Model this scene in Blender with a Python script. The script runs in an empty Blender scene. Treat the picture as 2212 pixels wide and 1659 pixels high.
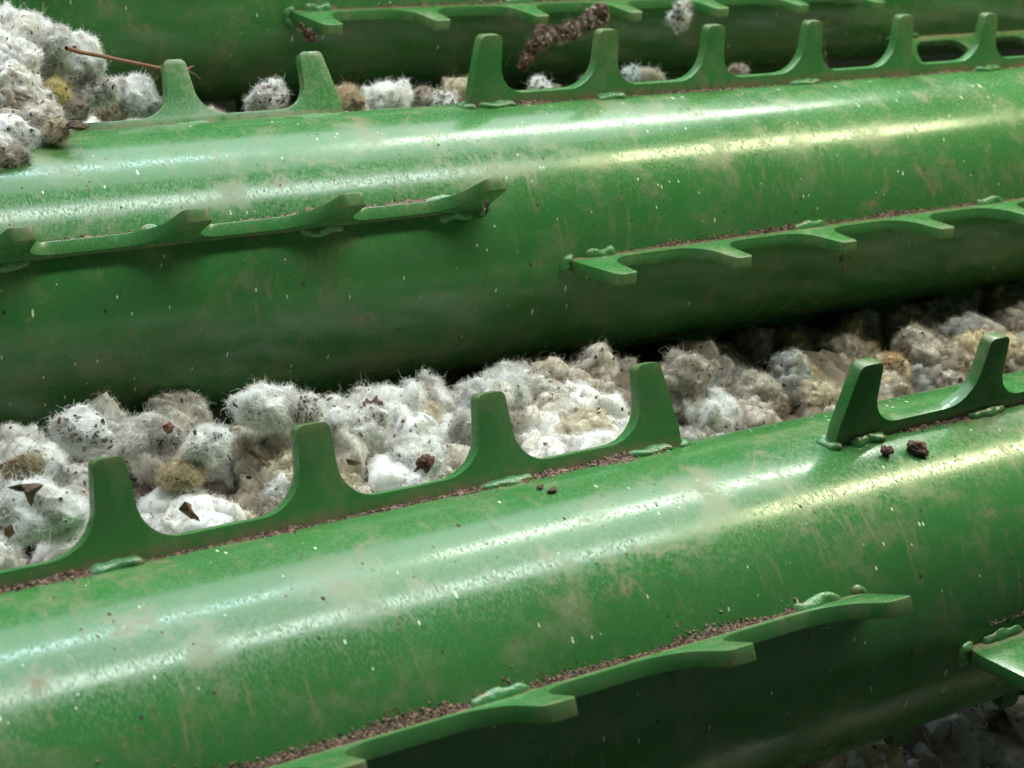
import bpy, bmesh, math, random
import numpy as np
from mathutils import Vector, Matrix

random.seed(7)
RNG = np.random.default_rng(7)
S = 0.1                      # one tooth pitch = 0.1 m; lengths below are in pitches
sc = bpy.context.scene
C = sc.collection
R_ = 0.9393                  # barrel radius
H_ = 0.4805                  # tooth height above barrel
HS = 0.081                   # height of the plate between two teeth
TH = 0.080                   # plate thickness
PITCH = 3.838                # roller spacing

# ------------------------------------------------------------------ camera
CAM = Vector((0.0, -8.4818, 6.1655))
DX = (0.8334155, 0.1483094, 0.5323747)      # world X, Y, Z in camera axes (right, up, forward)
DY = (-0.5069432, 0.5887498, 0.6295889)
DZ = (0.2200616, 0.7945929, -0.5658577)
FPX = 3715.7                                # focal length in pixels of a 2212 px wide frame
right = Vector((DX[0], DY[0], DZ[0])); up = Vector((DX[1], DY[1], DZ[1])); fwd = Vector((DX[2], DY[2], DZ[2]))
cam = bpy.data.cameras.new('camera'); co = bpy.data.objects.new('camera', cam); C.objects.link(co)
M = Matrix((( right.x, up.x, -fwd.x, CAM.x*S), (right.y, up.y, -fwd.y, CAM.y*S),
            (right.z, up.z, -fwd.z, CAM.z*S), (0, 0, 0, 1)))
co.matrix_world = M
cam.sensor_width = 36; cam.lens = FPX/2212*36
cam.clip_start = 0.02; cam.clip_end = 60
cam.dof.use_dof = True; cam.dof.focus_distance = 0.98; cam.dof.aperture_fstop = 16
sc.camera = co

# ------------------------------------------------------------------ world and lamps
w = bpy.data.worlds.new('World'); sc.world = w; w.use_nodes = True
bg = w.node_tree.nodes['Background']; bg.inputs[0].default_value = (0.44, 0.62, 0.45, 1); bg.inputs[1].default_value = 0.05
def area(name, loc, target, sx, sy, power, col):
    l = bpy.data.lights.new(name, 'AREA'); l.shape = 'RECTANGLE'; l.size = sx*S; l.size_y = sy*S
    l.energy = power; l.color = col
    o = bpy.data.objects.new(name, l); C.objects.link(o)
    z = -(Vector(target)-Vector(loc)).normalized(); x = Vector((1, 0, 0)); x = (x - z*x.dot(z)).normalized()
    y = z.cross(x)
    o.matrix_world = Matrix(((x.x, y.x, z.x, loc[0]*S), (x.y, y.y, z.y, loc[1]*S), (x.z, y.z, z.z, loc[2]*S), (0, 0, 0, 1)))
    return o
area('skylight_lamp', (8.0, 0.0, 12.7), (8.0, 0, 0), 12.6, 1.9, 8.5, (0.93, 1.0, 0.96))
area('skylight_lamp_warm', (19.6, 0.0, 12.7), (19.6, 0, 0), 8.0, 1.8, 9.5, (1.0, 0.95, 0.58))
area('doorway_lamp', (38, 28, 33), (7, 0, 0), 17, 3.6, 40, (0.96, 1.0, 0.86))
area('front_fill_lamp', (10, -34, 10), (8, 0, -1), 60, 26, 3, (0.80, 1.0, 0.84))  # unseen fill lamp added to lift the near roller's dark underside
area('doorway_lamp_cool', (14, 30, 36), (5, 0, 0), 20, 3.0, 26, (0.70, 0.93, 1.0))
area('open_roof_lamp', (4, 27, 31), (6, 0, 0), 80, 32, 172, (0.90, 0.98, 1.0))
sc.view_settings.view_transform = 'Standard'; sc.view_settings.look = 'None'
sc.view_settings.exposure = 0.62; sc.view_settings.gamma = 1.0

# ------------------------------------------------------------------ helpers
def pix(x, y, Y):
    """point (in pitches) on the sight line of a photo pixel at world depth Y"""
    r = right*((x-1106)/FPX) + up*(-(y-829.5)/FPX) + fwd
    t = (Y-CAM.y)/r.y
    return CAM + r*t
def pixcyl(x, y, Yc, Zc, rad):
    r = right*((x-1106)/FPX) + up*(-(y-829.5)/FPX) + fwd
    a = r.y**2+r.z**2; oy, oz = CAM.y-Yc, CAM.z-Zc
    b = oy*r.y+oz*r.z; c = oy*oy+oz*oz-rad*rad
    return CAM + r*((-b-math.sqrt(max(0, b*b-a*c)))/a)

def tag(o, label=None, cat=None, group=None, kind=None):
    if label: o['label'] = label
    if cat: o['category'] = cat
    if group: o['group'] = group
    if kind: o['kind'] = kind
    return o
def empty(name, loc):
    o = bpy.data.objects.new(name, None); o.empty_display_size = 0.02; C.objects.link(o); o.location = Vector(loc)*S
    return o
def mesh_np(name, V, F, mat, parent=None, smooth=True, col=None, loc=None):
    """V (n,3) in pitches, F list/array of faces (same size if array)"""
    me = bpy.data.meshes.new(name)
    V = np.asarray(V, dtype=np.float32)*S
    if loc is not None: V = V - np.asarray(loc, dtype=np.float32)*S
    F = np.asarray(F, dtype=np.int32)
    k = F.shape[1]
    me.vertices.add(len(V)); me.vertices.foreach_set('co', V.ravel())
    me.loops.add(F.size); me.loops.foreach_set('vertex_index', F.ravel())
    me.polygons.add(len(F)); me.polygons.foreach_set('loop_start', np.arange(len(F), dtype=np.int32)*k)
    me.polygons.foreach_set('loop_total', np.full(len(F), k, dtype=np.int32))
    me.polygons.foreach_set('use_smooth', np.full(len(F), smooth))
    me.update(calc_edges=True); me.validate()
    if col is not None:
        a = me.color_attributes.new('tint', 'FLOAT_COLOR', 'POINT')
        cc = np.ones((len(V), 4), dtype=np.float32); cc[:, :3] = col; a.data.foreach_set('color', cc.ravel())
    me.materials.append(mat)
    o = bpy.data.objects.new(name, me); C.objects.link(o)
    if parent: o.parent = parent
    if loc is not None: o.location = Vector(loc)*S
    return o

# vectorised value noise
def _h(ix, iy, iz, s):
    n = (ix*374761393 + iy*668265263 + iz*2147483647 + s*974634777) & 0xffffffff
    n = ((n ^ (n >> 13))*1274126177) & 0xffffffff
    n = n ^ (n >> 16)
    return (n & 0xffff)/65535.0
def vnoise(P, s=0):
    P = np.asarray(P, dtype=np.float64); i = np.floor(P).astype(np.int64); f = P-i; f = f*f*(3-2*f)
    x, y, z = i.T; fx, fy, fz = f.T
    r = 0
    for a in (0, 1):
        for b in (0, 1):
            for c in (0, 1):
                r = r + _h(x+a, y+b, z+c, s)*(fx if a else 1-fx)*(fy if b else 1-fy)*(fz if c else 1-fz)
    return r*2-1
def fbm(P, o=4, s=0):
    r = 0; a = 1.0; P = np.asarray(P)
    for k in range(o): r = r + a*vnoise(P*2.03**k+17.3*k, s+k); a *= .5
    return r

# ------------------------------------------------------------------ materials
def newmat(name):
    m = bpy.data.materials.new(name); m.use_nodes = True
    nt = m.node_tree; return m, nt, nt.nodes['Principled BSDF']
class N:
    def __init__(s, nt): s.nt = nt; s.n = nt.nodes; s.l = nt.links
    def lk(s, a, b): s.l.new(a, b)
    def noise(s, vec, scale, detail=4, rough=.55, dist=0):
        n = s.n.new('ShaderNodeTexNoise'); n.inputs['Scale'].default_value = scale; n.inputs['Detail'].default_value = detail
        n.inputs['Roughness'].default_value = rough; n.inputs['Distortion'].default_value = dist
        if vec: s.lk(vec, n.inputs['Vector'])
        return n.outputs['Fac']
    def vor(s, vec, scale):
        n = s.n.new('ShaderNodeTexVoronoi'); n.inputs['Scale'].default_value = scale; s.lk(vec, n.inputs['Vector']); return n
    def ramp(s, fac, a, b, va=0., vb=1.):
        n = s.n.new('ShaderNodeMapRange'); n.inputs[1].default_value = a; n.inputs[2].default_value = b
        n.inputs[3].default_value = va; n.inputs[4].default_value = vb; s.lk(fac, n.inputs[0]); return n.outputs[0]
    def math(s, op, a, b=None):
        n = s.n.new('ShaderNodeMath'); n.operation = op
        for i, v in enumerate((a, b)):
            if v is None: continue
            if isinstance(v, (int, float)): n.inputs[i].default_value = v
            else: s.lk(v, n.inputs[i])
        return n.outputs[0]
    def mix(s, fac, a, b):
        n = s.n.new('ShaderNodeMix'); n.data_type = 'RGBA'
        if isinstance(fac, (int, float)): n.inputs[0].default_value = fac
        else: s.lk(fac, n.inputs[0])
        for i, v in ((6, a), (7, b)):
            if isinstance(v, tuple): n.inputs[i].default_value = (*v, 1)
            else: s.lk(v, n.inputs[i])
        return n.outputs[2]
    def mapping(s, vec, sc):
        n = s.n.new('ShaderNodeMapping'); n.inputs['Scale'].default_value = sc; s.lk(vec, n.inputs[0]); return n.outputs[0]
    def bump(s, h, strength, dist):
        n = s.n.new('ShaderNodeBump'); n.inputs['Strength'].default_value = strength; n.inputs['Distance'].default_value = dist
        s.lk(h, n.inputs['Height']); return n.outputs[0]

def paint(name, barrel=False, weld=False):
    m, nt, b = newmat(name); g = N(nt)
    tc = nt.nodes.new('ShaderNodeTexCoord'); ob = tc.outputs['Object']
    v = tc.outputs['UV'] if barrel else ob
    big = g.noise(ob, 9, 5, .6, .5)
    base = g.mix(g.ramp(big, .35, .7), (0.031, 0.165, 0.034), (0.042, 0.198, 0.045))
    # dry dust film in cloudy patches
    d1 = g.noise(v, 22, 9, .74, .25)
    dust = g.ramp(d1, .50, .72, 0, .60)
    fine = g.noise(v, 420, 3, .6)
    dust = g.math('MULTIPLY', dust, g.ramp(fine, .35, .65, .65, 1))
    dustcol = g.mix(g.noise(ob, 60, 3), (0.30, 0.27, 0.17), (0.36, 0.24, 0.17))
    col = g.mix(dust, base, dustcol)
    film = g.ramp(g.noise(v, 6, 4, .6), .3, .7, .01, .09)
    col = g.mix(film, col, (0.30, 0.34, 0.22))
    extra = dust
    if barrel:
        # short wiping streaks that run around the barrel, brown smears, pale lint flecks and dark seed-coat specks
        st = g.noise(g.mapping(v, (2.0, .42, 1)), 95, 5, .6, .6)
        stm = g.math('MULTIPLY', g.ramp(st, .54, .72, 0, .45), g.ramp(g.noise(v, 16, 4, .6), .46, .60))
        col = g.mix(stm, col, (0.34, 0.22, 0.15)); extra = g.math('MAXIMUM', extra, stm)
        rd = g.math('MULTIPLY', g.ramp(g.noise(g.mapping(v, (1, .75, 1)), 30, 6, .75, .5), .56, .68, 0, .6), g.ramp(g.noise(v, 7, 2), .46, .58))
        col = g.mix(rd, col, (0.36, 0.20, 0.14)); extra = g.math('MAXIMUM', extra, rd)
        for sc_, thr, mp, pick, c in ((210, .085, (1, .30, 1), .90, (.74, .80, .62)), (380, .12, (1, .5, 1), .92, (.66, .74, .56)),
                                      (190, .10, (1, .8, 1), .90, (.035, .022, .015)), (330, .14, (1.3, 1, 1), .91, (.10, .055, .035))):
            vv = g.vor(g.mapping(v, mp), sc_)
            sep = nt.nodes.new('ShaderNodeSeparateColor'); g.lk(vv.outputs['Color'], sep.inputs[0])
            mk = g.math('MULTIPLY', g.math('LESS_THAN', vv.outputs['Distance'], g.math('MULTIPLY', sep.outputs[1], thr*2.2)), g.math('GREATER_THAN', sep.outputs[0], pick))
            col = g.mix(mk, col, c); extra = g.math('MAXIMUM', extra, mk)
    if weld:
        col = g.mix(g.ramp(g.noise(ob, 200, 4, .7), .35, .62, .05, .50), col, (0.11, 0.30, 0.13))  # paler green mottling paints in the sky caught by the weld facets
        col = g.mix(g.ramp(g.noise(ob, 90, 4, .7), .52, .64, 0, .7), col, (0.30, 0.22, 0.15))
    elif not barrel:
        # soil rubbed onto the tips and caught along the foot of the plate
        sep = nt.nodes.new('ShaderNodeSeparateXYZ'); g.lk(ob, sep.inputs[0])
        tip = g.ramp(sep.outputs[2], (R_+H_-.10)*S, (R_+H_+.01)*S, 0, 1)
        foot = g.ramp(sep.outputs[2], (R_+.075)*S, (R_+.01)*S, 0, 1)
        nn = g.ramp(g.noise(ob, 130, 6, .7), .36, .62)
        mk = g.math('MULTIPLY', g.math('MAXIMUM', g.math('MULTIPLY', tip, .5), foot), nn)
        col = g.mix(mk, col, (0.27, 0.17, 0.11)); extra = g.math('MAXIMUM', extra, mk)
        vv = g.vor(ob, 170)
        sep2 = nt.nodes.new('ShaderNodeSeparateColor'); g.lk(vv.outputs['Color'], sep2.inputs[0])
        mk = g.math('MULTIPLY', g.math('LESS_THAN', vv.outputs['Distance'], g.math('MULTIPLY', sep2.outputs[1], .26)), g.math('GREATER_THAN', sep2.outputs[0], .93))
        col = g.mix(mk, col, (.30, .22, .14))
    ticks = g.noise(g.mapping(v, (1.6, .7, 1)), 520, 4, .75, .6)
    extra = g.math('MAXIMUM', extra, g.math('MULTIPLY', g.ramp(ticks, .47, .60, 0, .48), g.ramp(g.noise(v, 34, 5, .75), .30, .56, .15, 1)))
    g.lk(col, b.inputs['Base Color'])
    r0 = g.ramp(g.noise(v, 300, 4, .7), .3, .7, .105, .19) if not weld else g.ramp(g.noise(v, 300, 3), .3, .7, .10, .25)
    g.lk(g.math('MINIMUM', g.math('ADD', r0, g.math('MULTIPLY', extra, .75)), .8), b.inputs['Roughness'])
    b.inputs['IOR'].default_value = 1.55
    h = g.math('MULTIPLY', g.noise(ob, 22, 2), 1.0)
    if weld: h = g.math('ADD', h, g.noise(ob, 240, 4, .7))
    g.lk(g.bump(h, .12 if not weld else .6, .0008), b.inputs['Normal'])
    return m
M_BAR = paint('green_paint_barrel', barrel=True)
M_PLT = paint('green_paint_plate')
M_WLD = paint('green_paint_weld', weld=True)

def cotton_mat():
    m, nt, b = newmat('cotton_lint'); g = N(nt)
    tc = nt.nodes.new('ShaderNodeTexCoord'); ob = tc.outputs['Object']
    at = nt.nodes.new('ShaderNodeAttribute'); at.attribute_name = 'tint'
    n1 = g.noise(ob, 55, 6, .7, 1.5)
    col = g.mix(g.ramp(n1, .47, .68, 0, .70), at.outputs['Color'], (0.36, 0.29, 0.23))
    n2 = g.noise(ob, 180, 5, .75, .8)
    col = g.mix(g.math('MULTIPLY', g.ramp(n2, .60, .70, 0, .75), g.ramp(g.noise(ob, 35, 2), .4, .6)), col, (0.13, 0.09, 0.065))
    vv = g.vor(ob, 230)
    sep2 = nt.nodes.new('ShaderNodeSeparateColor'); g.lk(vv.outputs['Color'], sep2.inputs[0])
    mk = g.math('MULTIPLY', g.math('LESS_THAN', vv.outputs['Distance'], g.math('MULTIPLY', sep2.outputs[1], .42)), g.math('GREATER_THAN', sep2.outputs[0], .84))
    col = g.mix(mk, col, (.05, .035, .03))
    g.lk(col, b.inputs['Base Color']); b.inputs['Roughness'].default_value = .95
    b.inputs['Specular IOR Level'].default_value = .1
    b.inputs['Subsurface Weight'].default_value = .5; b.inputs['Subsurface Radius'].default_value = (.003, .003, .003)
    b.inputs['Subsurface Scale'].default_value = 1.0
    hh = g.math('ADD', g.noise(ob, 110, 7, .75, .8), g.math('MULTIPLY', g.noise(ob, 420, 4, .7, .5), .35))
    g.lk(g.bump(hh, .3, .0020), b.inputs['Normal'])
    return m
M_COT = cotton_mat()
def fibre_mat():
    m, nt, b = newmat('cotton_fibre'); g = N(nt)
    at = nt.nodes.new('ShaderNodeAttribute'); at.attribute_name = 'tint'
    d = nt.nodes.new('ShaderNodeBsdfDiffuse'); t = nt.nodes.new('ShaderNodeBsdfTranslucent'); mx = nt.nodes.new('ShaderNodeMixShader')
    g.lk(at.outputs['Color'], d.inputs[0]); g.lk(at.outputs['Color'], t.inputs[0]); mx.inputs[0].default_value = .5
    g.lk(d.outputs[0], mx.inputs[1]); g.lk(t.outputs[0], mx.inputs[2])
    g.lk(mx.outputs[0], nt.nodes['Material Output'].inputs[0])
    return m
M_FIB = fibre_mat()
def litter_mat(name, a, b_, sc_=150):
    m, nt, b = newmat(name); g = N(nt)
    tc = nt.nodes.new('ShaderNodeTexCoord')
    g.lk(g.mix(g.ramp(g.noise(tc.outputs['Object'], sc_, 4, .7), .35, .65), a, b_), b.inputs['Base Color'])
    b.inputs['Roughness'].default_value = .8
    g.lk(g.bump(g.noise(tc.outputs['Object'], 500, 4, .7), .6, .0006), b.inputs['Normal'])
    return m
M_SOIL = litter_mat('brown_soil_crumbs', (0.085, 0.046, 0.032), (0.36, 0.24, 0.18), 330)
M_LEAF = litter_mat('dry_leaf_trash', (0.030, 0.019, 0.014), (0.20, 0.115, 0.070), 90)
M_RED = litter_mat('red_brown_bract', (0.15, 0.05, 0.03), (0.26, 0.11, 0.07), 120)
M_BUR = litter_mat('brown_bur', (0.05, 0.022, 0.015), (0.17, 0.085, 0.06), 200)
M_STEM = litter_mat('red_stem', (0.24, 0.085, 0.055), (0.34, 0.16, 0.11), 120)
M_FLOOR = litter_mat('dark_trough', (0.006, 0.010, 0.006), (0.012, 0.012, 0.008), 20)
M_FLOOR.node_tree.nodes['Principled BSDF'].inputs['Specular IOR Level'].default_value = 0

# ------------------------------------------------------------------ setting: trough floor under the rollers
fl = mesh_np('floor', [(-8, -9, -3.2), (26, -9, -3.2), (26, 9, -3.2), (-8, 9, -3.2)], [(0, 1, 2, 3)], M_FLOOR, smooth=False)
tag(fl, kind='structure')

# ------------------------------------------------------------------ rollers
def barrel_mesh():
    X0, X1, nx, na = -4, 24, 56, 256
    xs = np.linspace(X0, X1, nx+1)
    V = []; F = []
    an = np.arange(na)*2*math.pi/na
    for x in xs:
        V.append(np.stack([np.full(na, x), R_*np.cos(an), R_*np.sin(an)], 1))
    V = np.concatenate(V)
    i = np.arange(nx)[:, None]; j = np.arange(na)[None, :]
    a = i*na+j; b_ = i*na+(j+1) % na
    F = np.stack([a, b_, b_+na, a+na], -1).reshape(-1, 4)
    o = mesh_np('barrel', V, F, M_BAR)
    me = o.data
    # uv in metres: along the axis and round the circumference (seam at the bottom)
    uv = me.uv_layers.new(name='UVMap')
    li = np.zeros(len(me.loops), dtype=np.int32); me.loops.foreach_get('vertex_index', li)
    vi = li.reshape(-1, 4)
    ang = (an[vi % na]+math.pi/2) % (2*math.pi)
    wrap = (ang.max(1)-ang.min(1)) > math.pi
    ang[wrap] = np.where(ang[wrap] < math.pi, ang[wrap]+2*math.pi, ang[wrap])
    U = np.stack([xs[vi//na]*S, ang*R_*S], -1).astype(np.float32)
    uv.data.foreach_set('uv', U.ravel())
    C.objects.unlink(o)
    return me
BAR = barrel_mesh()

def tooth_outline(jit):
    """plate of seven teeth: list of (x, r), first tooth centred on x = 0"""
    pts = []
    rt = R_+H_; rs = R_+HS; c = .04
    la, lb, ra, rb = .235, .21, .20, .195       # fillet left of a tooth, fillet right of it
    rt0 = rt
    for k in range(7):
        rt = rt0+jit.uniform(-.012, .010); hw = .082+jit.uniform(-.006, .006); hn = .092+jit.uniform(-.004, .006); la_ = la*jit.uniform(.95, 1.05)
        # left flank
        if k == 0:
            pts += [(-.155, R_-.03), (-.150, R_+.10), (-hw-.005, rt-c)]
        else:
            for a in np.linspace(math.pi/2, 0, 9):
                # concave fillet from the flat up to the neck
                pts.append((k-hn-la_+la_*math.cos(a), rs+lb-lb*math.sin(a)))
            pts.append((k-hw, rt-c))
        for a in np.linspace(math.pi, math.pi/2, 5)[1:]: pts.append((k-hw+c+c*math.cos(a), rt-c+c*math.sin(a)))
        for a in np.linspace(math.pi/2, 0, 5): pts.append((k+hw-c+c*math.cos(a), rt-c+c*math.sin(a)))
        if k == 6:
            pts += [(k+.150, R_+.10), (k+.155, R_-.03)]
        else:
            for a in np.linspace(math.pi, math.pi/2, 9):
                pts.append((k+hn+ra+ra*math.cos(a), rs+rb-rb*math.sin(a)))
    return pts
def plate_mesh(seed):
    pts = tooth_outline(random.Random(seed))
    bm = bmesh.new()
    f = [bm.verts.new((x*S, -TH/2*S, r*S)) for x, r in pts]
    b = [bm.verts.new((x*S, TH/2*S, r*S)) for x, r in pts]
    bm.faces.new(f); bm.faces.new(b[::-1])
    n = len(pts)
    for i in range(n):
        j = (i+1) % n
        bm.faces.new((f[j], f[i], b[i], b[j]))
    bmesh.ops.recalc_face_normals(bm, faces=bm.faces)
    rim = [e for e in bm.edges if len({round(v.co.y, 5) for v in e.verts}) == 1]
    bmesh.ops.bevel(bm, geom=rim, offset=.0055*S, segments=2, affect='EDGES', profile=.6)
    for fc in bm.faces: fc.smooth = True
    bmesh.ops.triangulate(bm, faces=[fc for fc in bm.faces if len(fc.verts) > 4])
    me = bpy.data.meshes.new('toothed_plate'); bm.to_mesh(me); bm.free()
    me.set_sharp_from_angle(angle=math.radians(35))
    me.materials.append(M_PLT)
    return me
PLATES = [plate_mesh(q) for q in (1, 2, 3, 4)]
def bead_mesh(L, seed, rr=.085):
    """weld bead filling the corner between plate face and barrel; local x along, y outwards from the plate, z up"""
    nx, na = 34, 24
    V = []
    for i in range(nx+1):
        t = i/nx; e = (max(0, 1-abs(2*t-1)**3.2))**.5
        rip = 1+.05*math.sin(t*L*48+seed)+.10*math.sin(t*6+seed*2)
        for j in range(na):
            a = j/na*2*math.pi
            r = rr*e*rip
            V.append(((t-.5)*L, r*math.cos(a)*1.5, r*math.sin(a)*.95))
    V = np.array(V); V += .011*np.stack([fbm(V*10+seed*9, 3, 3+k) for k in range(3)], 1)
    F = [(i*na+j, (i+1)*na+j, (i+1)*na+(j+1) % na, i*na+(j+1) % na) for i in range(nx) for j in range(na)]
    o = mesh_np('weld_bead', V, F, M_WLD); me = o.data; C.objects.unlink(o); bpy.data.objects.remove(o); return me
def endbead_mesh(seed):
    """bead wrapped round the end of a plate"""
    nx, na = 34, 20; V = []
    for i in range(nx+1):
        t = i/nx; th = math.pi*1.15*(t-.5)
        e = (max(0, 1-abs(2*t-1)**4))**.5
        rr = .036*e*(1+.06*math.sin(t*20+seed)+.1*math.sin(t*5+seed))
        bx, by = .02-math.cos(th)*.05, math.sin(th)*(TH/2+.01)
        for j in range(na):
            a = j/na*2*math.pi
            V.append((bx-math.cos(th)*rr*1.2*math.cos(a), by+math.sin(th)*rr*1.1*math.cos(a), -.01+rr*1.1*math.sin(a)))
    V = np.array(V); V += .011*np.stack([fbm(V*10+seed*5, 3, 3+k) for k in range(3)], 1)
    F = [(i*na+j, (i+1)*na+j, (i+1)*na+(j+1) % na, i*na+(j+1) % na) for i in range(nx) for j in range(na)]
    o = mesh_np('weld_bead', V, F, M_WLD); me = o.data; C.objects.unlink(o); bpy.data.objects.remove(o); return me
BEADS = [bead_mesh(.31, 1.3, .037), bead_mesh(.26, 4.1, .042), bead_mesh(.33, 7.7, .035)]
ENDB = [endbead_mesh(2.2), endbead_mesh(5.9)]

def add(name, me, parent, loc=(0, 0, 0), rot=(0, 0, 0)):
    o = bpy.data.objects.new(name, me); C.objects.link(o); o.parent = parent
    o.location = Vector(loc)*S; o.rotation_euler = rot; return o
def roller(Yc, Zc, label, plates):
    t = empty('toothed_roller', (0, Yc, Zc)); tag(t, label, 'roller')
    add('barrel', BAR, t)
    k = int(Yc*7)
    for (x0, phi) in plates:
        p = add('toothed_plate', PLATES[int(x0*2+phi) % 4], t, (x0, 0, 0), (math.radians(phi-90), 0, 0))
        for side, idx in ((-1, (.08, 1.02, 2.97, 5.0, 5.93)), (1, (.10, 2.05, 3.96, 5.90))):
            for q in idx:
                k += 1
                # beads sit in the corner of plate face and barrel
                yy = side*(TH/2-.004); zz = math.sqrt(R_*R_-yy*yy)
                o = add('weld_bead', BEADS[k % 3], p, (q+.03*math.sin(k*3.3), yy, zz), (0, 0, 0))
                if side < 0: o.rotation_euler = (0, 0, math.pi)
        for q, rz in ((-.155, 0), (6.155, math.pi)):
            k += 1
            add('weld_bead', ENDB[k % 2], p, (q, 0, R_), (0, 0, rz))
    return t
ZA = .080
# plates: four round the barrel, each run of seven teeth turned about 28 degrees on from the last
def ring(x0, phis, dx=(0, 0, 0, 0)): return [(x0+d, p) for p, d in zip(phis, dx)]
rB = roller(0, 0, 'middle one of the three green toothed rollers, white cotton heaped along both its sides',
            ring(-.48, (42.5, 131.6, 222, 312), (-.04, .30, .1, 0)) + ring(6.51, (72, 160.5, 250, 340), (0, .27, .1, 0)) + ring(13.5, (100, 189, 279, 9)))
rA = roller(-PITCH, ZA, 'green toothed roller nearest the viewer, two brown crumbs lying on its upper side',
            ring(-.50, (53, 136.5, 229, 318), (0, .31, 0, 0)) + ring(6.52, (79.2, 165.5, 256, 346), (0, .38, 0, 0)) + ring(13.5, (107, 195, 285, 15)))
rC = roller(PITCH, ZA, 'farthest of the green toothed rollers, brown trash and a white tuft hanging on its teeth',
            ring(-.5, (139, 229, 319, 49)) + ring(6.50, (167.8, 257, 347, 77)) + ring(13.55, (203, 293, 23, 113)))

# ------------------------------------------------------------------ cotton
def ico(sub):
    bm = bmesh.new(); bmesh.ops.create_icosphere(bm, subdivisions=sub, radius=1)
    V = np.array([v.co[:] for v in bm.verts]); F = np.array([[v.index for v in f.verts] for f in bm.faces]); bm.free(); return V, F
ICO4 = ico(4); ICO5 = ico(5); ICO3 = ico(3)
WHITE = (.88, .88, .875); CREAM = (.70, .63, .50); YELL = (.58, .49, .32); DIRTY = (.50, .45, .40); GREY = (.40, .41, .40); OLIVE = (.48, .44, .30); DEEP_SHADE = (.17, .14, .11)  # darkest tint: shade deep between the locks, put into the filling's colour
def tuft(c, r, seed, stretch=(1, 1, 1), rough=1.0, base=ICO4, rot=0.0):
    """a lock of seed cotton: lumpy displaced ball"""
    V, F = base
    P = V.copy()
    d = fbm(P*1.3+seed*7.1, 2, seed)*.30
    b = np.sqrt(np.sqrt(fbm(P*1.9+seed*3.7+.25*vnoise(P*3, seed)[:, None], 2, seed+11)**2+.004))     # puffy lobes with creases between
    e = fbm(P*6+seed*1.9, 3, seed+23)*.05
    rr = 1+d+(b-.55)*.40*rough+e*rough
    P = P*rr[:, None]
    P += .26*np.stack([vnoise(V*1.5+seed*5+k*9, seed+k) for k in range(3)], 1)
    P *= np.array(stretch)
    cs, sn = math.cos(rot), math.sin(rot)
    P = np.stack([P[:, 0]*cs-P[:, 1]*sn, P[:, 0]*sn+P[:, 1]*cs, P[:, 2]], 1)
    return P*r+np.array(c), F
def tint_of(P, base, seed, var=.5):
    """per-vertex dye of the lint: base colour drifting to cream and stained patches"""
    n = fbm(P*5+seed*3.3, 3, 5); m = fbm(P*3.1+seed*1.7+50, 3, 9)
    a = np.clip((n-.25)*2.2, 0, 1)[:, None]*var; b_ = np.clip((m-.3)*2.2, 0, 1)[:, None]*var
    c = np.array(base)[None, :]*np.ones((len(P), 1))
    c = c*(1-a)+np.array(CREAM)*a
    c = c*(1-b_*.8)+np.array(DIRTY)*b_*.8
    q = fbm(P*11+seed*4.1+9, 3, 15); k = np.clip((q-.30)*3.0, 0, 1)[:, None]*min(1, var*1.5)
    c = c*(1-k*.75)+np.array((.30, .23, .17))*k*.75
    return c
def fibres(P, Nn, T, n, rng, L=(.05, .16), wd=.0028, curl=.8, lift=.75, k=4):
    """short ribbons growing out of surface points P with normals Nn"""
    idx = rng.integers(0, len(P), n)
    p = P[idx]; nn = Nn[idx]; col = T[idx]
    rd = rng.normal(size=(n, 3)); rd /= np.linalg.norm(rd, axis=1)[:, None]
    d = nn*lift+rd; d /= np.linalg.norm(d, axis=1)[:, None]
    ln = rng.uniform(L[0], L[1], n)[:, None]
    cur = p + nn*.002; pts = [cur]
    ax = rng.normal(size=(n, 3)); ax /= np.linalg.norm(ax, axis=1)[:, None]
    for i in range(k):
        cur = cur+d*ln/k; pts.append(cur)
        d = d+np.cross(ax, d)*curl*.9/1+rng.normal(size=(n, 3))*.18; d /= np.linalg.norm(d, axis=1)[:, None]
    side = np.cross(rng.normal(size=(n, 3)), pts[1]-pts[0]); side /= (np.linalg.norm(side, axis=1)[:, None]+1e-9)
    Vs = []
    for i, q in enumerate(pts):
        wv = wd*(1-.6*i/k); Vs += [q-side*wv/2, q+side*wv/2]
    V = np.stack(Vs, 1).reshape(-1, 3)
    b = np.arange(n)[:, None]*(2*(k+1))
    F = np.concatenate([np.stack([b[:, 0]+2*i, b[:, 0]+2*i+1, b[:, 0]+2*i+3, b[:, 0]+2*i+2], 1) for i in range(k)])
    return V, F, np.repeat(col, 2*(k+1), axis=0)
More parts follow.
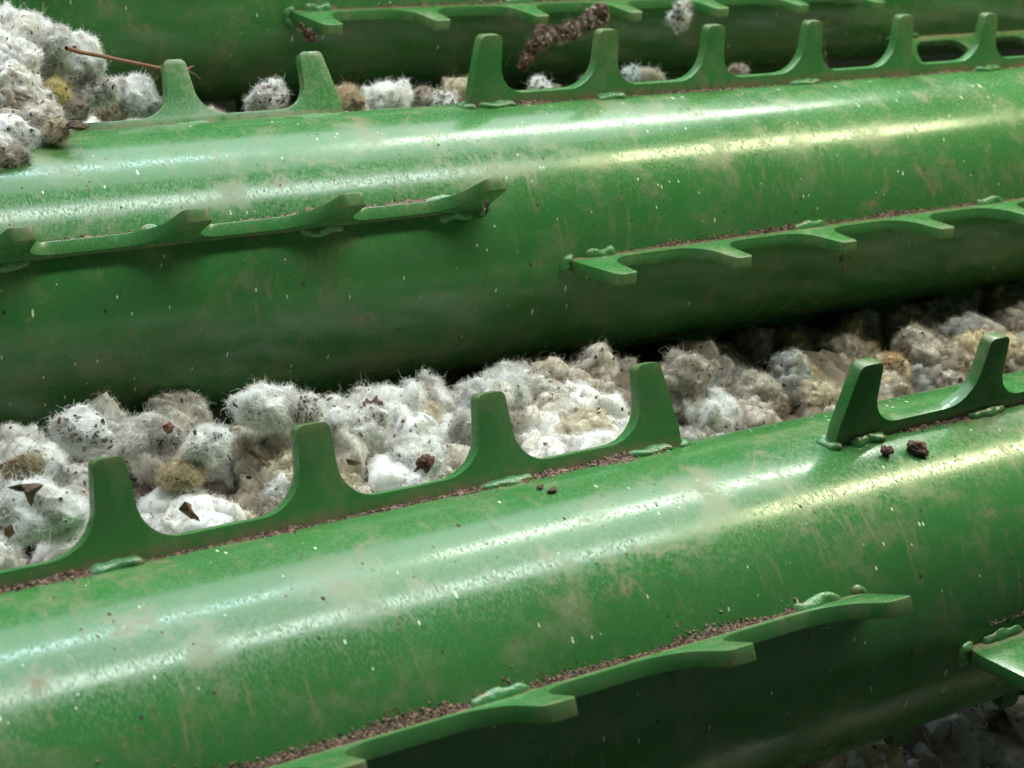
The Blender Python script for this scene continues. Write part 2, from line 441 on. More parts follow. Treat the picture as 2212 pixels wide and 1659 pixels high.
def strands(P, Nn, T, n, rng, seed, L=(.06, .18), wd=.0030, k=5):
    """thin locks of lint lying along the surface, following a slow swirl"""
    idx = rng.integers(0, len(P), n); p = P[idx]; nn = Nn[idx]; col = T[idx]*rng.uniform(.88, 1.04, (n, 1))
    fl = np.stack([vnoise(p*3.2+seed*2+j*31, seed+j) for j in range(3)], 1)+rng.normal(size=(n, 3))*.12
    d = np.cross(nn, fl); d /= (np.linalg.norm(d, axis=1)[:, None]+1e-9)
    ln = rng.uniform(L[0], L[1], n)[:, None]; cur = p-d*ln*.4+nn*.004
    c0 = P.mean(0); pts = []
    lift = rng.uniform(.0, .14, n)[:, None]**1.5*1.6
    rr = np.linalg.norm(p-c0, axis=1)[:, None]
    for i in range(k+1):
        q = cur-c0; t = i/k
        q = q/np.linalg.norm(q, axis=1)[:, None]*rr*(1.0+lift*(1-4*(t-.5)**2)-.10*(2*t-1)**4)
        pts.append(q+c0)
        d = d+rng.normal(size=(n, 3))*.34; d /= np.linalg.norm(d, axis=1)[:, None]; cur = cur+d*ln/k
    side = np.cross(nn, pts[2]-pts[1])+rng.normal(size=(n, 3))*.01; side /= (np.linalg.norm(side, axis=1)[:, None]+1e-9)
    Vs = []
    for i, q in enumerate(pts):
        wv = wd*(.25+.75*math.sin(math.pi*(i+.5)/(k+1))); Vs += [q-side*wv/2, q+side*wv/2]
    V = np.stack(Vs, 1).reshape(-1, 3); b = np.arange(n)*(2*(k+1))
    F = np.concatenate([np.stack([b+2*i, b+2*i+1, b+2*i+3, b+2*i+2], 1) for i in range(k)])
    return V, F, np.repeat(np.minimum(col, .88), 2*(k+1), axis=0)
def normals(P, F):
    n = np.zeros_like(P); fn = np.cross(P[F[:, 1]]-P[F[:, 0]], P[F[:, 2]]-P[F[:, 0]])
    for k in range(3): np.add.at(n, F[:, k], fn)
    return n/(np.linalg.norm(n, axis=1)[:, None]+1e-12)
class Pile:
    def __init__(s): s.V = []; s.F = []; s.T = []; s.fV = []; s.fF = []; s.fT = []; s.n = 0; s.fn = 0; s.centres = []
    def add(s, c, r, seed, base, stretch=(1, 1, 1), rough=1., res=ICO4, nf=700, var=.5, rot=0., L=(.05, .16)):
        P, F = tuft(c, r, seed, stretch, rough, res, rot); T = tint_of(P, base, seed, var)
        s.V.append(P); s.F.append(F+s.n); s.T.append(T); s.n += len(P); s.centres.append((c, r))
        if nf:
            rg = np.random.default_rng(seed+99)
            Nn = normals(P, F); Tm = np.minimum(T*1.08, .93)
            V, F2, T2 = strands(P, Nn, Tm, int(nf*.8), rg, seed)
            s.fV.append(V); s.fF.append(F2+s.fn); s.fT.append(T2); s.fn += len(V)
            for n_, L_r, cu, li in ((int(nf*4.4), (.018, .055), 1.5, .18), (int(nf*.16), (.05, .13), 2.6, .15)):
                V, F2, T2 = fibres(P, Nn, Tm, n_, rg, L_r, .0024 if L_r[0] > .05 else .0029, cu, li, 4 if L_r[0] > .05 else 2)
                s.fV.append(V); s.fF.append(F2+s.fn); s.fT.append(T2); s.fn += len(V)
    def clump(s, c, r, seed, base, stretch=(1, 1, 1), rough=1., res=ICO4, nf=700, var=.5, rot=0., L=(.05, .16)):
        """one lock made of a core and a few puffs grown together, with an irregular outline"""
        q = np.random.default_rng(seed*7+3)
        s.add(c, r*.80, seed, base, stretch, rough, res, int(nf*.55), var, rot)
        for k in range(int(q.integers(3, 6))):
            a = q.uniform(0, 6.283); e = q.uniform(-.35, .8); rr = r*q.uniform(.34, .60)
            off = np.array([math.cos(a)*math.cos(e)*stretch[0], math.sin(a)*math.cos(e)*stretch[1], math.sin(e)*stretch[2]])*r*q.uniform(.55, .80)
            cs, sn = math.cos(rot), math.sin(rot); off = np.array([off[0]*cs-off[1]*sn, off[0]*sn+off[1]*cs, off[2]])
            st = tuple(q.uniform(.7, 1.35, 3))
            s.add(tuple(np.array(c)+off), rr, seed*5+k, base, st, rough, ICO4 if res is ICO5 else ICO3, int(nf*.19), var, q.uniform(0, 3))
    def build(s, name, parent=None, loc=None):
        """lint body (triangles as quads are not mixed) plus its fuzz in one mesh with two materials"""
        V = np.concatenate(s.V); F = np.concatenate(s.F); T = np.concatenate(s.T)
        nb = len(V); nt_ = len(F)
        F4 = np.zeros((0, 3), dtype=np.int64)
        if s.fV:
            FV = np.concatenate(s.fV); FF = np.concatenate(s.fF)+nb; FT = np.concatenate(s.fT)
            V = np.concatenate([V, FV]); T = np.concatenate([T, FT])
            F4 = np.concatenate([FF[:, [0, 1, 2]], FF[:, [0, 2, 3]]])
        Fa = np.concatenate([F, F4])
        o = mesh_np(name, V, Fa, M_COT, parent=parent, col=T, loc=loc)
        o.data.materials.append(M_FIB)
        mi = np.zeros(len(o.data.polygons), dtype=np.int32); mi[nt_:] = 1
        if len(mi) == len(Fa): o.data.polygons.foreach_set('material_index', mi)
        return o

PPU = 1/FPX
def hero(x, y, rpx, Y):
    p = pix(x, y, Y); d = (p-CAM).dot(fwd); return tuple(p), rpx*d/FPX

def flakes(name, pts, nrm, size, mat, rng, kind=None, aspect=(.3, 1.), parent=None, thick=.25, extra=None):
    """irregular little chips lying on given points"""
    V = []; F = []; n = 0
    for p, nn in zip(pts, nrm):
        s_ = size[0]+(size[1]-size[0])*rng.random()**2.2; k = 5
        nn = np.array(nn)+rng.normal(size=3)*.45; nn /= np.linalg.norm(nn)
        t = np.cross(nn, rng.normal(size=3)); t /= np.linalg.norm(t); b = np.cross(nn, t)
        asp = rng.uniform(*aspect); a0 = rng.uniform(0, 6.28)
        for z in (-.5, .5):
            for j in range(k):
                a = a0+j*2*math.pi/k; q = rng.uniform(.55, 1.1)
                V.append(np.array(p)+s_*(t*math.cos(a)*q+b*math.sin(a)*q*asp)+nn*(z*s_*thick+s_*.15+s_*.25*math.cos(a)*asp))
        for j in range(k-2): F += [(n, n+j+1, n+j+2), (n+k, n+k+j+2, n+k+j+1)]
        for j in range(k):
            j2 = (j+1) % k; F += [(n+j, n+k+j, n+k+j2), (n+j, n+k+j2, n+j2)]
        n += 2*k
    if extra is not None:
        V = np.concatenate([np.array(V), extra[0]]); F = np.concatenate([np.array(F), extra[1]+n])
    o = mesh_np(name, V, F, mat, smooth=False, parent=parent)
    return o

rg = np.random.default_rng(21)
def field(pile, n, xr, yr, zf, rr, pal, nf=500, seed0=100, keep=None, res=ICO4):
    for i in range(n):
        x = rg.uniform(*xr); y = rg.uniform(*yr); r = rg.uniform(*rr)
        if keep and not keep(x, y): continue
        z = zf(x, y)+rg.uniform(-.16, .08)-r*.35
        base = pal[rg.integers(0, len(pal))]
        st = (rg.uniform(.85, 1.35), rg.uniform(.8, 1.15), rg.uniform(.65, .95))
        pile.clump((x, y, z), r, seed0+i, base, st, res=res, nf=nf, var=.34, rot=rg.uniform(0, 3.1))
def top_samples(pile, n, rng, zmin=.15):
    V = np.concatenate(pile.V); F = np.concatenate(pile.F); fi = rng.integers(0, len(F), n*3)
    a, b, c = V[F[fi, 0]], V[F[fi, 1]], V[F[fi, 2]]
    nn = np.cross(b-a, c-a); nn /= (np.linalg.norm(nn, axis=1)[:, None]+1e-12)
    vdir = np.array([CAM.x, CAM.y, CAM.z])-a; vdir /= np.linalg.norm(vdir, axis=1)[:, None]
    ok = ((nn*vdir).sum(1) > .1) & (nn[:, 2] > -.3)
    return ((a+b+c)/3)[ok][:n], nn[ok][:n]

# ---- heap between the near and the middle roller
def zAB(x, y):
    t = min(1, max(0, (x-5.6)/2.2))
    h = .02*(1-t)-.34*t
    h += .07*math.sin(x*2.1+.5)*(1-t)
    return h - (.50+.10*t)*max(0, y+1.75) - .05*max(0, -2.3-y)
pAB = Pile()
pal = [WHITE, WHITE, WHITE, (.66, .62, .56), CREAM, WHITE, (.76, .75, .73), WHITE]
pal_shade = [DIRTY, (.50, .44, .35), GREY, YELL, (.34, .28, .22), DIRTY, GREY, (.60, .58, .54)]  # dirty cotton, darkened to paint in the shade under the middle roller
field(pAB, 105, (.9, 6.4), (-2.95, -1.15), zAB, (.15, .27), pal, nf=1300, seed0=100)
field(pAB, 120, (6.2, 12.8), (-2.7, -.55), zAB, (.14, .24), pal_shade, nf=1000, seed0=300)
# dense filling underneath so that no gap opens between the locks
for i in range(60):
    x = .6+i*.21; pAB.add((x, -2.5+.3*math.sin(i*2.3), zAB(x, -2.5)-.55), .42, 600+i, DEEP_SHADE, (1, 1, .8), nf=0, res=ICO3)
    pAB.add((x, -1.8+.3*math.sin(i*1.3), zAB(x, -1.8)-.57), .42, 700+i, DEEP_SHADE, (1, 1, .8), nf=0, res=ICO3)
    pAB.add((x, -1.15+.2*math.sin(i*1.7), zAB(x, -1.15)-.57), .40, 800+i, DEEP_SHADE, (1, 1, .8), nf=0, res=ICO3)
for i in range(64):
    for yy in (-.45, .35): pAB.add((.6+i*.28, yy, -1.95), .48, 900+i*2+int(yy > 0), DEEP_SHADE, (1, 1, .8), nf=0, res=ICO3)
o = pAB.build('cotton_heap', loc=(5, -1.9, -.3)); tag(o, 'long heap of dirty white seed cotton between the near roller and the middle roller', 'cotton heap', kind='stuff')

# ---- heap between the middle and the far roller
def zBC(x, y):
    return max(-.30, 1.0-.62*max(0, x-2.7)-.12*max(0, y-1.4)) if x < 4.6 else (-.30 if x < 10 else -.62)
pBC = Pile()
field(pBC, 85, (1.2, 4.75), (.55, 2.5), zBC, (.15, .27), pal, nf=1200, seed0=1100)
field(pBC, 90, (4.7, 17.5), (.8, 2.6), zBC, (.13, .22), [WHITE, DIRTY, CREAM, GREY], nf=220, seed0=1300)
for i in range(88):
    x = 1+i*.2
    for yy in (1.0, 1.7, 2.4): pBC.add((x, yy+.2*math.sin(i*2.3+yy), zBC(x, yy)-.55), .40, 1600+i*3+int(yy*3), DEEP_SHADE, (1, 1, .85), nf=0, res=ICO3)
# part that has slumped over the top of the middle roller at the left edge
for i, (x, y, rp, Y, bcol) in enumerate([(10, 235, 62, .45, DIRTY), (30, 300, 60, .20, WHITE), (75, 250, 50, .42, WHITE), (20, 345, 40, .02, DIRTY), (-35, 300, 70, .2, WHITE),
                                         (-60, 230, 80, .5, WHITE), (120, 285, 22, .15, CREAM), (-40, 350, 48, .0, DIRTY),
                                         (20, 190, 66, .55, WHITE), (92, 258, 44, .32, (.74, .70, .66)), (160, 240, 34, .60, DIRTY), (60, 215, 50, .5, WHITE), (240, 245, 30, 1.0, CREAM), (30, 125, 66, .8, WHITE)]):
    c, r = hero(x, y, rp, Y); pBC.clump(c, r, 1900+i, bcol, (1, 1, .85), nf=900, res=ICO5)
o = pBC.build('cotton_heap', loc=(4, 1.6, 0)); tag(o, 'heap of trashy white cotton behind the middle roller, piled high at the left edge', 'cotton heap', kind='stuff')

# ---- dark cotton lying low in front of the near roller
pF = Pile()
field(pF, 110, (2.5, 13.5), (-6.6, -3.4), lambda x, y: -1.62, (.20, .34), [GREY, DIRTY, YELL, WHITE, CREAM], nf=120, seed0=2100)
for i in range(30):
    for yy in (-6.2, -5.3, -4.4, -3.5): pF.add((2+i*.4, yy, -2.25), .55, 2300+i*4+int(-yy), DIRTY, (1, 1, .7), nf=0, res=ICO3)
o = pF.build('cotton_heap', loc=(8, -5, -2)); tag(o, 'dark shaded cotton lying low under the near roller, in the bottom right corner', 'cotton heap', kind='stuff')

# ---- single locks one can point at
def lock(x, y, rpx, Y, base, label, seed, stretch=(1, 1, .9), nf=1500, rough=1., rot=0., var=.36, L=(.05, .2), dz=0):
    c, r = hero(x, y, rpx, Y); p = Pile(); p.clump(c, r, seed, base, stretch, rough, ICO5, nf, var, rot, L)
    o = p.build('cotton_tuft', loc=c); tag(o, label, 'cotton tuft', 'single tufts of seed cotton'); LOCKS.append(p); return o
LOCKS = []
L_ = [
 (172, 925, 56, -1.75, WHITE, 'round white cotton tuft at the left end of the front heap, against the dark roller', (1.1, 1, .9)),
 (335, 935, 50, -1.8, (.72, .70, .68), 'speckled grey-white cotton tuft with a red-brown leaf bit on its crest', (1.1, 1, .85)),
 (575, 880, 66, -1.75, WHITE, 'tallest white tuft of the front heap, just left above the second near tooth', (1.3, 1, .85)),
 (655, 885, 38, -1.85, (.76, .75, .73), 'small pale tuft leaning on the tallest white tuft of the front heap', (1, 1, .9)),
 (455, 955, 50, -2.0, WHITE, 'soft white tuft midway between the first and the second near tooth', (1, 1, .9)),
 (392, 1018, 38, -2.08, (.60, .51, .36), 'tan matted tuft between the first and the second near tooth', (1.55, 1, .7)),
 (75, 1110, 92, -2.35, WHITE, 'large clean white tuft in front of the leftmost near tooth', (1.1, 1, .8)),
 (50, 1005, 32, -1.9, (.54, .48, .34), 'small olive-yellow tuft near the left edge of the front heap', (1.4, 1, .7)),
 (775, 935, 66, -1.95, WHITE, 'bright white tuft right of the second near tooth beside the brown bur', (1.2, 1, .9)),
 (890, 985, 66, -2.15, WHITE, 'brightest smooth white tuft, halfway between the second and third near teeth', (1.2, 1, .85)),
 (905, 900, 44, -1.65, CREAM, 'cream ragged tuft in shade behind the bright smooth white one', (1.3, 1, .7)),
 (1065, 845, 56, -1.8, (.76, .76, .75), 'long white tuft reaching over the tip of the third near tooth', (1.7, .8, .62)),
 (1000, 925, 42, -2.0, (.74, .73, .71), 'pale streaked tuft hard against the left of the third near tooth', (.9, .9, 1.2)),
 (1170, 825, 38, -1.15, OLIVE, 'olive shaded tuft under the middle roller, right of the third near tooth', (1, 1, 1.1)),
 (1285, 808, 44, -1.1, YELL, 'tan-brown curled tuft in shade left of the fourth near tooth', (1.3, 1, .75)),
 (1255, 925, 56, -2.1, CREAM, 'cream and yellow tuft in the scallop left of the fourth near tooth', (1.2, 1, .8)),
 (1220, 880, 34, -1.9, WHITE, 'fluffy white tuft on top of the cream and yellow one', (1.3, 1, .8)),
 (1482, 805, 56, -1.9, DIRTY, 'grey trashy tuft right of the fourth near tooth', (1.05, 1, .95)),
 (1545, 885, 52, -2.15, WHITE, 'silky white tuft stretched out right of the fourth near tooth', (1.5, .9, .62)),
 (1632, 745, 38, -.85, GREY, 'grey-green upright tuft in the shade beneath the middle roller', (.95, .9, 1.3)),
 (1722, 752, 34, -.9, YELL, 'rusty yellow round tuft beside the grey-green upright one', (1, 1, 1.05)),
 (1640, 835, 42, -1.9, (.66, .63, .56), 'pale tan tuft between the silky white one and the fifth near tooth', (1.2, 1, .7)),
 (1775, 845, 38, -2.0, CREAM, 'cream crumbly tuft just left of the fifth near tooth', (1.3, 1, .65)),
 (1925, 790, 34, -1.8, (.62, .46, .28), 'orange-tan tuft right above the scallop after the fifth near tooth', (1, 1, 1)),
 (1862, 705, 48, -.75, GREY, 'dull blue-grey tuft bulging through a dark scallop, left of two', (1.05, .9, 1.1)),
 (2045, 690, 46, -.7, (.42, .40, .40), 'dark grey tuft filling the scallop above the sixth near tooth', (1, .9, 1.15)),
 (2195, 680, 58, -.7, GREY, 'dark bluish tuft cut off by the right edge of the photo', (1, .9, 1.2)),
 (2010, 760, 36, -1.6, GREY, 'grey ball of cotton just left of the sixth near tooth', (1.1, 1, .9)),
 (2205, 755, 34, -1.9, CREAM, 'cream tuft at the right edge just beyond the sixth near tooth', (1.4, 1, .8)),
 (60, 70, 74, 1.0, WHITE, 'big white mound of cotton at the upper left edge', (1.3, 1, .75)),
 (150, 130, 56, .95, WHITE, 'white tuft under the left end of the red stem', (1.3, 1, .8)),
 (292, 205, 50, 1.0, WHITE, 'clean white tuft touching the left side of the tooth by the red stem', (1, 1, .95)),
 (115, 197, 32, .62, (.68, .58, .30), 'bright yellow knobbly tuft in the upper left pile', (1, 1, 1.0)),
 (205, 190, 44, .85, (.74, .72, .70), 'speckled tuft right of the yellow knobbly one', (1.2, 1, .8)),
 (580, 207, 40, 1.25, (.74, .73, .73), 'lone grey-white ball of cotton left of the second tooth of the middle roller', (1.1, 1, .85)),
 (742, 208, 36, 1.2, (.58, .48, .34), 'tan tuft with a white rim just right of the second middle-roller tooth', (1.2, 1, .85)),
 (835, 205, 48, 1.3, WHITE, 'white tuft between the two runs of teeth on the middle roller', (1.3, 1, .8)),
 (925, 212, 36, 1.35, DIRTY, 'trashy grey tuft right of the white one behind the middle roller', (1.3, 1, .7)),
 (958, 218, 24, 1.2, WHITE, 'small clean white tuft peeking over the middle roller', (1.2, 1, .7)),
 (1012, 190, 22, 1.3, CREAM, 'cream tuft half hidden by the first tooth of the longer middle run', (1, 1, 1)),
 (1170, 182, 20, 1.4, WHITE, 'tiny white tuft seen in the first scallop of the middle roller', (1, 1, .8)),
 (1365, 158, 20, 1.4, (.66, .72, .72), 'tiny bluish white tuft in the second scallop of the middle roller', (1, 1, 1)),
 (1408, 161, 20, 1.3, (.62, .58, .50), 'tiny beige pebble-like tuft in the second scallop of the middle roller', (1.2, 1, .7)),
 (1592, 152, 18, 1.4, DIRTY, 'tiny grey tuft in the third scallop of the middle roller', (1, 1, .8)),
]
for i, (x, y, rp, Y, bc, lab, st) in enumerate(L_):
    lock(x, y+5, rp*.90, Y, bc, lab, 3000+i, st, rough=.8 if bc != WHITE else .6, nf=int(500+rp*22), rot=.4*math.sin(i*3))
o = lock(1471, 34, 27, 2.38, WHITE, 'white cotton tuft hanging from the teeth of the far roller', 3101, (.75, .8, 1.7), nf=900)

# trash specks on the cotton
allp = Pile(); allp.V = []; allp.F = []
def merged(piles):
    q = Pile(); n = 0
    for p in piles:
        for V, F in zip(p.V, p.F):
            pass
        V = np.concatenate(p.V); F = np.concatenate(p.F); q.V.append(V); q.F.append(F+n); n += len(V)
    return q
for pile, n, lab in ((pAB, 5200, 'dark leaf specks scattered over the cotton heap in front of the middle roller'),
                     (pBC, 3400, 'dark leaf specks scattered over the cotton heap behind the middle roller')):
    pts, nn = top_samples(pile, n, rg); o = flakes('leaf_trash', pts+nn*rg.uniform(.005, .03, (len(pts), 1)), nn, (.005, .027), M_LEAF, rg, aspect=(.15, .8)); tag(o, lab, 'leaf trash', kind='stuff')
pts, nn = top_samples(merged(LOCKS), 9000, rg)
cl = fbm(pts*4.2, 2, 77); kp = ((cl > .28) & (rg.random(len(pts)) < .75)) | (rg.random(len(pts)) < .09); pts = pts[kp]; nn = nn[kp]          # trash gathers in patches
o = flakes('leaf_trash', pts+nn*rg.uniform(.008, .032, (len(pts), 1)), nn, (.005, .027), M_LEAF, rg, aspect=(.15, .8)); tag(o, 'fine dark specks stuck on the single cotton tufts', 'leaf trash', kind='stuff')

# ------------------------------------------------------------------ soil crumbs along the feet of the plates
def crumbs(Yc, Zc, x0, x1, phi, side, per, amp, label, heavy=None):
    """caked dust ridge in the corner of plate and barrel, with loose crumbs on it"""
    er = np.array([0, math.cos(math.radians(phi)), math.sin(math.radians(phi))])
    et = np.array([0, -math.sin(math.radians(phi)), math.cos(math.radians(phi))])*side     # towards the seen side
    o0 = np.array([0, Yc, Zc])
    def prof(x):
        q = fbm(np.stack([x*1.9+phi, x*0+3.1, x*0], 1), 2, 5)*.55+fbm(np.stack([x*9+phi, x*0+1.1, x*0], 1), 3, 6)*.35
        q = np.clip(.55+q, .12, 1.5)
        return q*amp*(np.array([heavy(v) for v in x]) if heavy else 1)
    nx = int((x1-x0)*55); na = 7; xs = np.linspace(x0, x1, nx+1); hh = prof(xs)
    V = []
    for x, h in zip(xs, hh):
        for j in range(na):
            t = j/(na-1)                      # from up the plate, over the ridge, out onto the barrel
            y = TH/2-.004+h*1.9*t; z = math.sqrt(R_*R_-y*y)-.004+h*.85*(1-t)**1.4
            V.append(o0+np.array([x, 0, 0])+er*z+et*y)
    V = np.array(V); V += (er+et)[None, :]*(fbm(V*38, 3, 8)*.010)[:, None]
    F = np.array([(i*na+j, (i+1)*na+j, (i+1)*na+j+1, i*na+j+1) for i in range(nx) for j in range(na-1)])
    F = np.concatenate([F[:, [0, 1, 2]], F[:, [0, 2, 3]]])
    n = int((x1-x0)*per); x = rg.uniform(x0, x1, n); h = prof(x)
    u = np.abs(rg.normal(size=n))*.55; far = rg.random(n) < .05; u[far] *= 2.6
    y = TH/2+h*1.9*u; z = np.sqrt(R_*R_-y*y)+h*.85*np.clip(1-u, 0, 1)**1.4
    P = o0[None, :]+np.stack([x, 0*x, 0*x], 1)+er[None, :]*z[:, None]+et[None, :]*y[:, None]
    N_ = np.tile(er*.6+et*.4, (n, 1))
    o = flakes('soil_crumbs', P, N_, (.0025, .0125), M_SOIL, rg, aspect=(.3, 1), thick=.3, extra=(V, F))
    tag(o, label, 'soil crumbs', kind='stuff')
crumbs(-PITCH, ZA, -.6, 5.5, 53, 1, 900, .036, 'brown soil crumbs lining the foot of the near roller upright teeth')
crumbs(-PITCH, ZA, 6.6, 12, 79.2, 1, 130, .030, 'thin soil line at the foot of the near roller teeth at right')
crumbs(-PITCH, ZA, -.3, 5.75, 136.5, -1, 1700, .036, 'thick brown soil ridge on the lower plate of the near roller', heavy=lambda x: .45+.5*abs(math.sin(x*1.2)))
crumbs(-PITCH, ZA, 6.9, 12, 160, -1, 300, .04, 'brown soil in the weld corner of the plate at the right edge')
crumbs(0, 0, 0, 5.6, 42.5, 1, 120, .03, 'soil crumbs at the foot of the left teeth of the middle roller')
crumbs(0, 0, 6.5, 12.6, 72, 1, 150, .018, 'thin soil line at the foot of the upright teeth of the middle roller')
crumbs(0, 0, -.2, 5.9, 131.6, -1, 300, .028, 'soil and dark crumbs on the left front plate of the middle roller')
crumbs(0, 0, 6.8, 12.9, 160.5, -1, 620, .022, 'pinkish brown soil along the right front plate of the middle roller')
crumbs(PITCH, ZA, 6.5, 12.6, 167.8, -1, 260, .022, 'dusty soil line on the front plate of the far roller')

# ------------------------------------------------------------------ single bits of plant trash
def blob(name, c, r, seed, mat, stretch, label, cat, rot=0., amp=1.6, group=None, res=ICO4):
    P, F = tuft((0, 0, 0), r, seed, stretch, amp, res, rot)
    o = mesh_np(name, P+np.array(c), F, mat, loc=c); return tag(o, label, cat, group)
def tube(pts, rad, seg=8):
    pts = [Vector(p) for p in pts]; V = []; F = []
    for i, p in enumerate(pts):
        t = (pts[min(i+1, len(pts)-1)]-pts[max(i-1, 0)]).normalized(); a = t.orthogonal().normalized(); b = t.cross(a)
        r = rad[i] if hasattr(rad, '__len__') else rad
        for j in range(seg): V.append(tuple(p+a*(r*math.cos(j*6.2832/seg))+b*(r*math.sin(j*6.2832/seg))))
    for i in range(len(pts)-1):
        for j in range(seg): F.append((i*seg+j, i*seg+(j+1) % seg, (i+1)*seg+(j+1) % seg, (i+1)*seg+j))
    return np.array(V), np.array(F)
def path(px, Y0, Y1, wob=.0):
    out = []
    for i, (x, y) in enumerate(px):
        t = i/(len(px)-1); out.append(pix(x, y, Y0+(Y1-Y0)*t)+Vector((0, 0, wob*math.sin(i*2.1))))
    return out
# red stem lying on the upper left cotton, its tip behind a tooth
sp = path([(143, 104), (175, 113), (210, 119), (250, 128), (300, 138), (340, 146), (385, 149), (408, 150)], .62, 1.30)
V, F = tube(sp, [.013, .014, .0135, .013, .012, .011, .010, .008])
st = empty('dry_twig', sp[3]); tag(st, 'thin red-brown stem lying on the upper left cotton, ending behind a tooth', 'stem')
mesh_np('stalk', V-np.array(sp[3]), F, M_STEM, parent=st)
for q in ([(396, 149), (410, 146), (419, 142)], [(398, 150), (412, 156), (424, 162), (433, 171)]):
    pp = path(q, 1.28, 1.32); V, F = tube(pp, [.006, .005, .003, .002][:len(pp)], 6); mesh_np('stem_fork', V-np.array(sp[3]), F, M_STEM, parent=st)

# brown crumbs on the near roller
for (x, y, rp, st_, sd, lab) in ((1981, 968, 19, (1.15, .8, .7), 41, 'larger pine-cone-like brown crumb on the upper right of the near roller'),
                                 (1917, 974, 13, (1.0, .9, .8), 45, 'smaller red-brown crumb just left of the larger one on the near roller')):
    c = pixcyl(x, y, -PITCH, ZA, R_+.03); r = rp*(c-CAM).dot(fwd)/FPX
    blob('soil_clod', tuple(c), r, sd, M_BUR, st_, lab, 'crumb', rot=-.5, amp=1.5)
for i, (x, y, rp, lab) in enumerate(((1166, 1052, 6, 'small dark seed bit left of a black fleck on the near roller'), (1194, 1059, 9, 'flat black fleck on the near roller below the third tooth'))):
    c = pixcyl(x, y, -PITCH, ZA, R_+.012); r = rp*(c-CAM).dot(fwd)/FPX
    blob('seed_fleck', tuple(c), r, 50+i, M_LEAF, (1.5, .8, .4), lab, 'fleck', rot=.3, res=ICO3)
# bur segment stuck in the front heap
c, r = hero(803, 893, 30, -1.75); blob('cotton_bur', c, r, 61, M_BUR, (.72, .8, 1.15), 'dark brown cotton bur piece stuck in the front heap', 'bur', rot=.5, amp=2.2)
c, r = hero(918, 1000, 19, -2.33); blob('cotton_bur', c, r, 62, M_BUR, (1.1, .8, .8), 'small brown bur fragment on the brightest smooth white tuft', 'bur', rot=.5, amp=2.6)
c, r = hero(165, 272, 12, .1); blob('cotton_seed', c, r, 63, M_LEAF, (2.1, 1, .8), 'dark seed poking out of the upper left pile', 'seed', rot=0, amp=.6)

def leaf(px, Y, label, mat=M_RED, name='leaf_fragment', lift=.02):
    """curled bract fragment with its own outline"""
    pts = [pix(x, y, Y) for x, y in px]; c = sum(pts, Vector())/len(pts)
    bm = bmesh.new(); vd = (CAM-c).normalized()
    vs = [bm.verts.new((p-c)*1+vd*(.035*math.sin(i*2.4))) for i, p in enumerate(pts)]; cv = bm.verts.new(vd*.03)
    for i in range(len(vs)): bm.faces.new((vs[i], vs[(i+1) % len(vs)], cv))
    bmesh.ops.subdivide_edges(bm, edges=bm.edges, cuts=2, use_grid_fill=True)
    for v in bm.verts: v.co += vd*(.012*math.sin(v.co.x*60)+.010*math.sin(v.co.z*75))
    r = bmesh.ops.solidify(bm, geom=bm.faces, thickness=.006)
    V = np.array([v.co[:] for v in bm.verts]); bmesh.ops.triangulate(bm, faces=bm.faces)
    bm.verts.index_update(); F = np.array([[v.index for v in f.verts] for f in bm.faces]); V = np.array([v.co[:] for v in bm.verts]); bm.free()
    c2 = c+vd*lift
    o = mesh_np(name, V+np.array(c2), F, mat, loc=tuple(c2), smooth=False); return tag(o, label, 'leaf bit')
leaf([(386, 1098), (399, 1083), (412, 1092), (415, 1104), (428, 1116), (430, 1126), (412, 1118), (399, 1108)], -2.62, 'red-brown triangular leaf fragment on white cotton between the first and second near teeth')
leaf([(350, 921), (360, 914), (368, 912), (374, 920), (372, 932), (362, 936), (354, 930)], -2.05, 'small red-brown leaf bit on the crest of a speckled tuft')
leaf([(16, 1052), (40, 1046), (70, 1046), (92, 1046), (88, 1052), (74, 1066), (68, 1090), (60, 1078), (52, 1060), (34, 1058)], -2.62, 'brown wing-shaped husk on the large white tuft at left', M_LEAF)
leaf([(748, 990), (762, 994), (782, 1000), (768, 1004), (752, 1002)], -2.4, 'narrow brown leaf sliver right of the second near tooth', M_BUR)
leaf([(540, 966), (562, 984), (586, 1004), (578, 1008), (556, 992), (538, 976)], -2.35, 'dark twig-like sliver left of the second near tooth', M_LEAF)
leaf([(10, 1140), (24, 1132), (30, 1152), (20, 1160), (12, 1156)], -2.7, 'red-brown scrap near the bottom left of the front heap')
leaf([(1018, 905), (1050, 912), (1044, 922), (1022, 916)], -2.35, 'small brown scrap left of the third near tooth', M_LEAF)

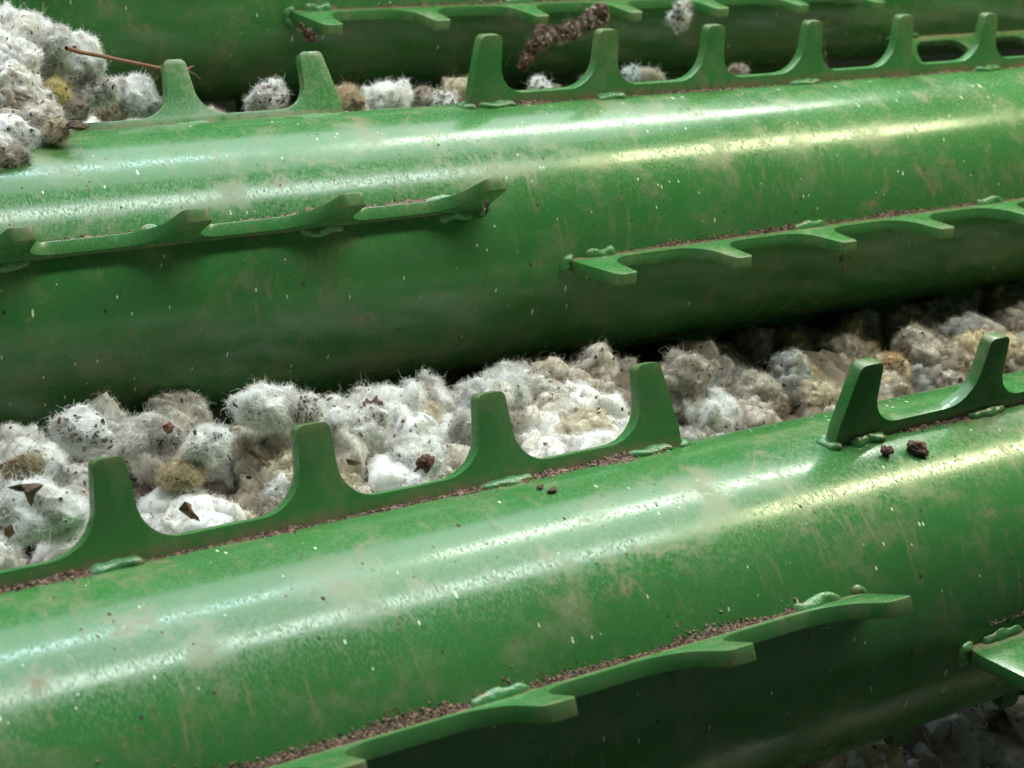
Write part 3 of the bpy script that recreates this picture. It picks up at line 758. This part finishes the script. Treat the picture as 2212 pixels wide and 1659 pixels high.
# brown matted trash hanging on the far roller's teeth
def matted(name, px, Y0, Y1, w, n, label, seed, cat='plant trash'):
    big = .05 if w > .03 else .018
    rr = np.random.default_rng(seed); base = [np.array(p) for p in path(px, Y0, Y1)]
    t = empty(name, base[0]); tag(t, label, cat)
    fp = []; fnn = []
    for _ in range(n):
        u = rr.uniform(0, len(base)-1.001); i = int(u); p = base[i]*(1-(u-i))+base[i+1]*(u-i)
        ww = w*(1-.55*u/(len(base)-1)); fp.append(p+rr.normal(size=3)*ww*.45-base[0]); fnn.append(rr.normal(size=3))
    flakes('leaf_bits', fp, fnn, (.006, big), M_BUR, rr, parent=t, aspect=(.2, .7), thick=.15)
    Vv = []; Ff = []; k = 0
    for _ in range(n//3):
        u = rr.uniform(0, len(base)-2.001); i = int(u); p = base[i]*(1-(u-i))+base[i+1]*(u-i)+rr.normal(size=3)*w*.4; q = base[i+1]+rr.normal(size=3)*w*.5
        m = (p+q)/2+rr.normal(size=3)*w*.3
        V, F = tube([p-base[0], m-base[0], q-base[0]], .004 if big > .03 else .0022, 4); Vv.append(V); Ff.append(F+k); k += len(V)
    mesh_np('fibres', np.concatenate(Vv), np.concatenate(Ff), M_SOIL, parent=t)
    return t
def shred(px, Y0, Y1, rads, base, label, seed):
    pp = path(px, Y0, Y1); p = Pile()
    for k, (q, rp) in enumerate(zip(pp, rads)):
        r = rp*(q-CAM).dot(fwd)/FPX
        p.clump(tuple(q), r, seed+k, base[k % len(base)], (1.25, .7, .8), 2.4, ICO4, int(60+rp*5), .9, .8)
    t = empty('plant_trash', pp[0]); tag(t, label, 'plant trash')
    o = p.build('matted_lint', loc=None); o.location = -Vector(pp[0])*S; o.parent = t
    pts, nn = top_samples(p, 1100, rg); pts = pts+rg.normal(size=pts.shape)*.012; f = flakes('leaf_bits', pts, nn, (.008, .062), M_BUR, rg, aspect=(.15, .6), thick=.15); f.parent = t; f.location = -Vector(pp[0])*S
BR = [(.22, .16, .12), (.30, .23, .18), (.16, .11, .085), (.36, .30, .25)]
shred([(1290, 34), (1268, 48), (1238, 66), (1205, 80), (1172, 84), (1148, 100), (1140, 120), (1134, 140)], 2.36, 2.28, [27, 15, 24, 17, 24, 10, 14, 5], BR,
      'ragged brown shredded clump hanging off the far roller teeth', 4100)
c, r = hero(1300, 24, 16, 2.26); blob('trash_lump', c, r, 71, M_BUR, (1, 1, .9), 'dark lump at the top of the ragged brown clump', 'trash lump', amp=2.0)
matted('plant_trash', [(655, 62), (668, 76), (680, 88)], 2.5, 2.5, .05, 60, 'small brown crumbly clump under the first tooth of the far roller', 6)
matted('hanging_wisp', [(1050, 428), (1052, 445), (1050, 462)], -1.1, -1.1, .020, 40, 'tiny brown wisp hanging under the last tooth of the left front plate', 7, 'wisp')
matted('hanging_wisp', [(1817, 551), (1819, 566), (1821, 582)], -1.3, -1.3, .018, 40, 'pale wisp hanging below the third tooth of the right front plate', 8, 'wisp')
matted('hanging_wisp', [(1779, 92), (1783, 120), (1786, 150), (1790, 176)], .35, .28, .016, 50, 'brown thread caught on the fourth upright tooth of the middle roller', 9, 'wisp')
matted('hanging_wisp', [(1468, 1480), (1462, 1490), (1456, 1500)], -4.6, -4.6, .018, 30, 'tiny brown wisp under the lower plate of the near roller', 10, 'wisp')
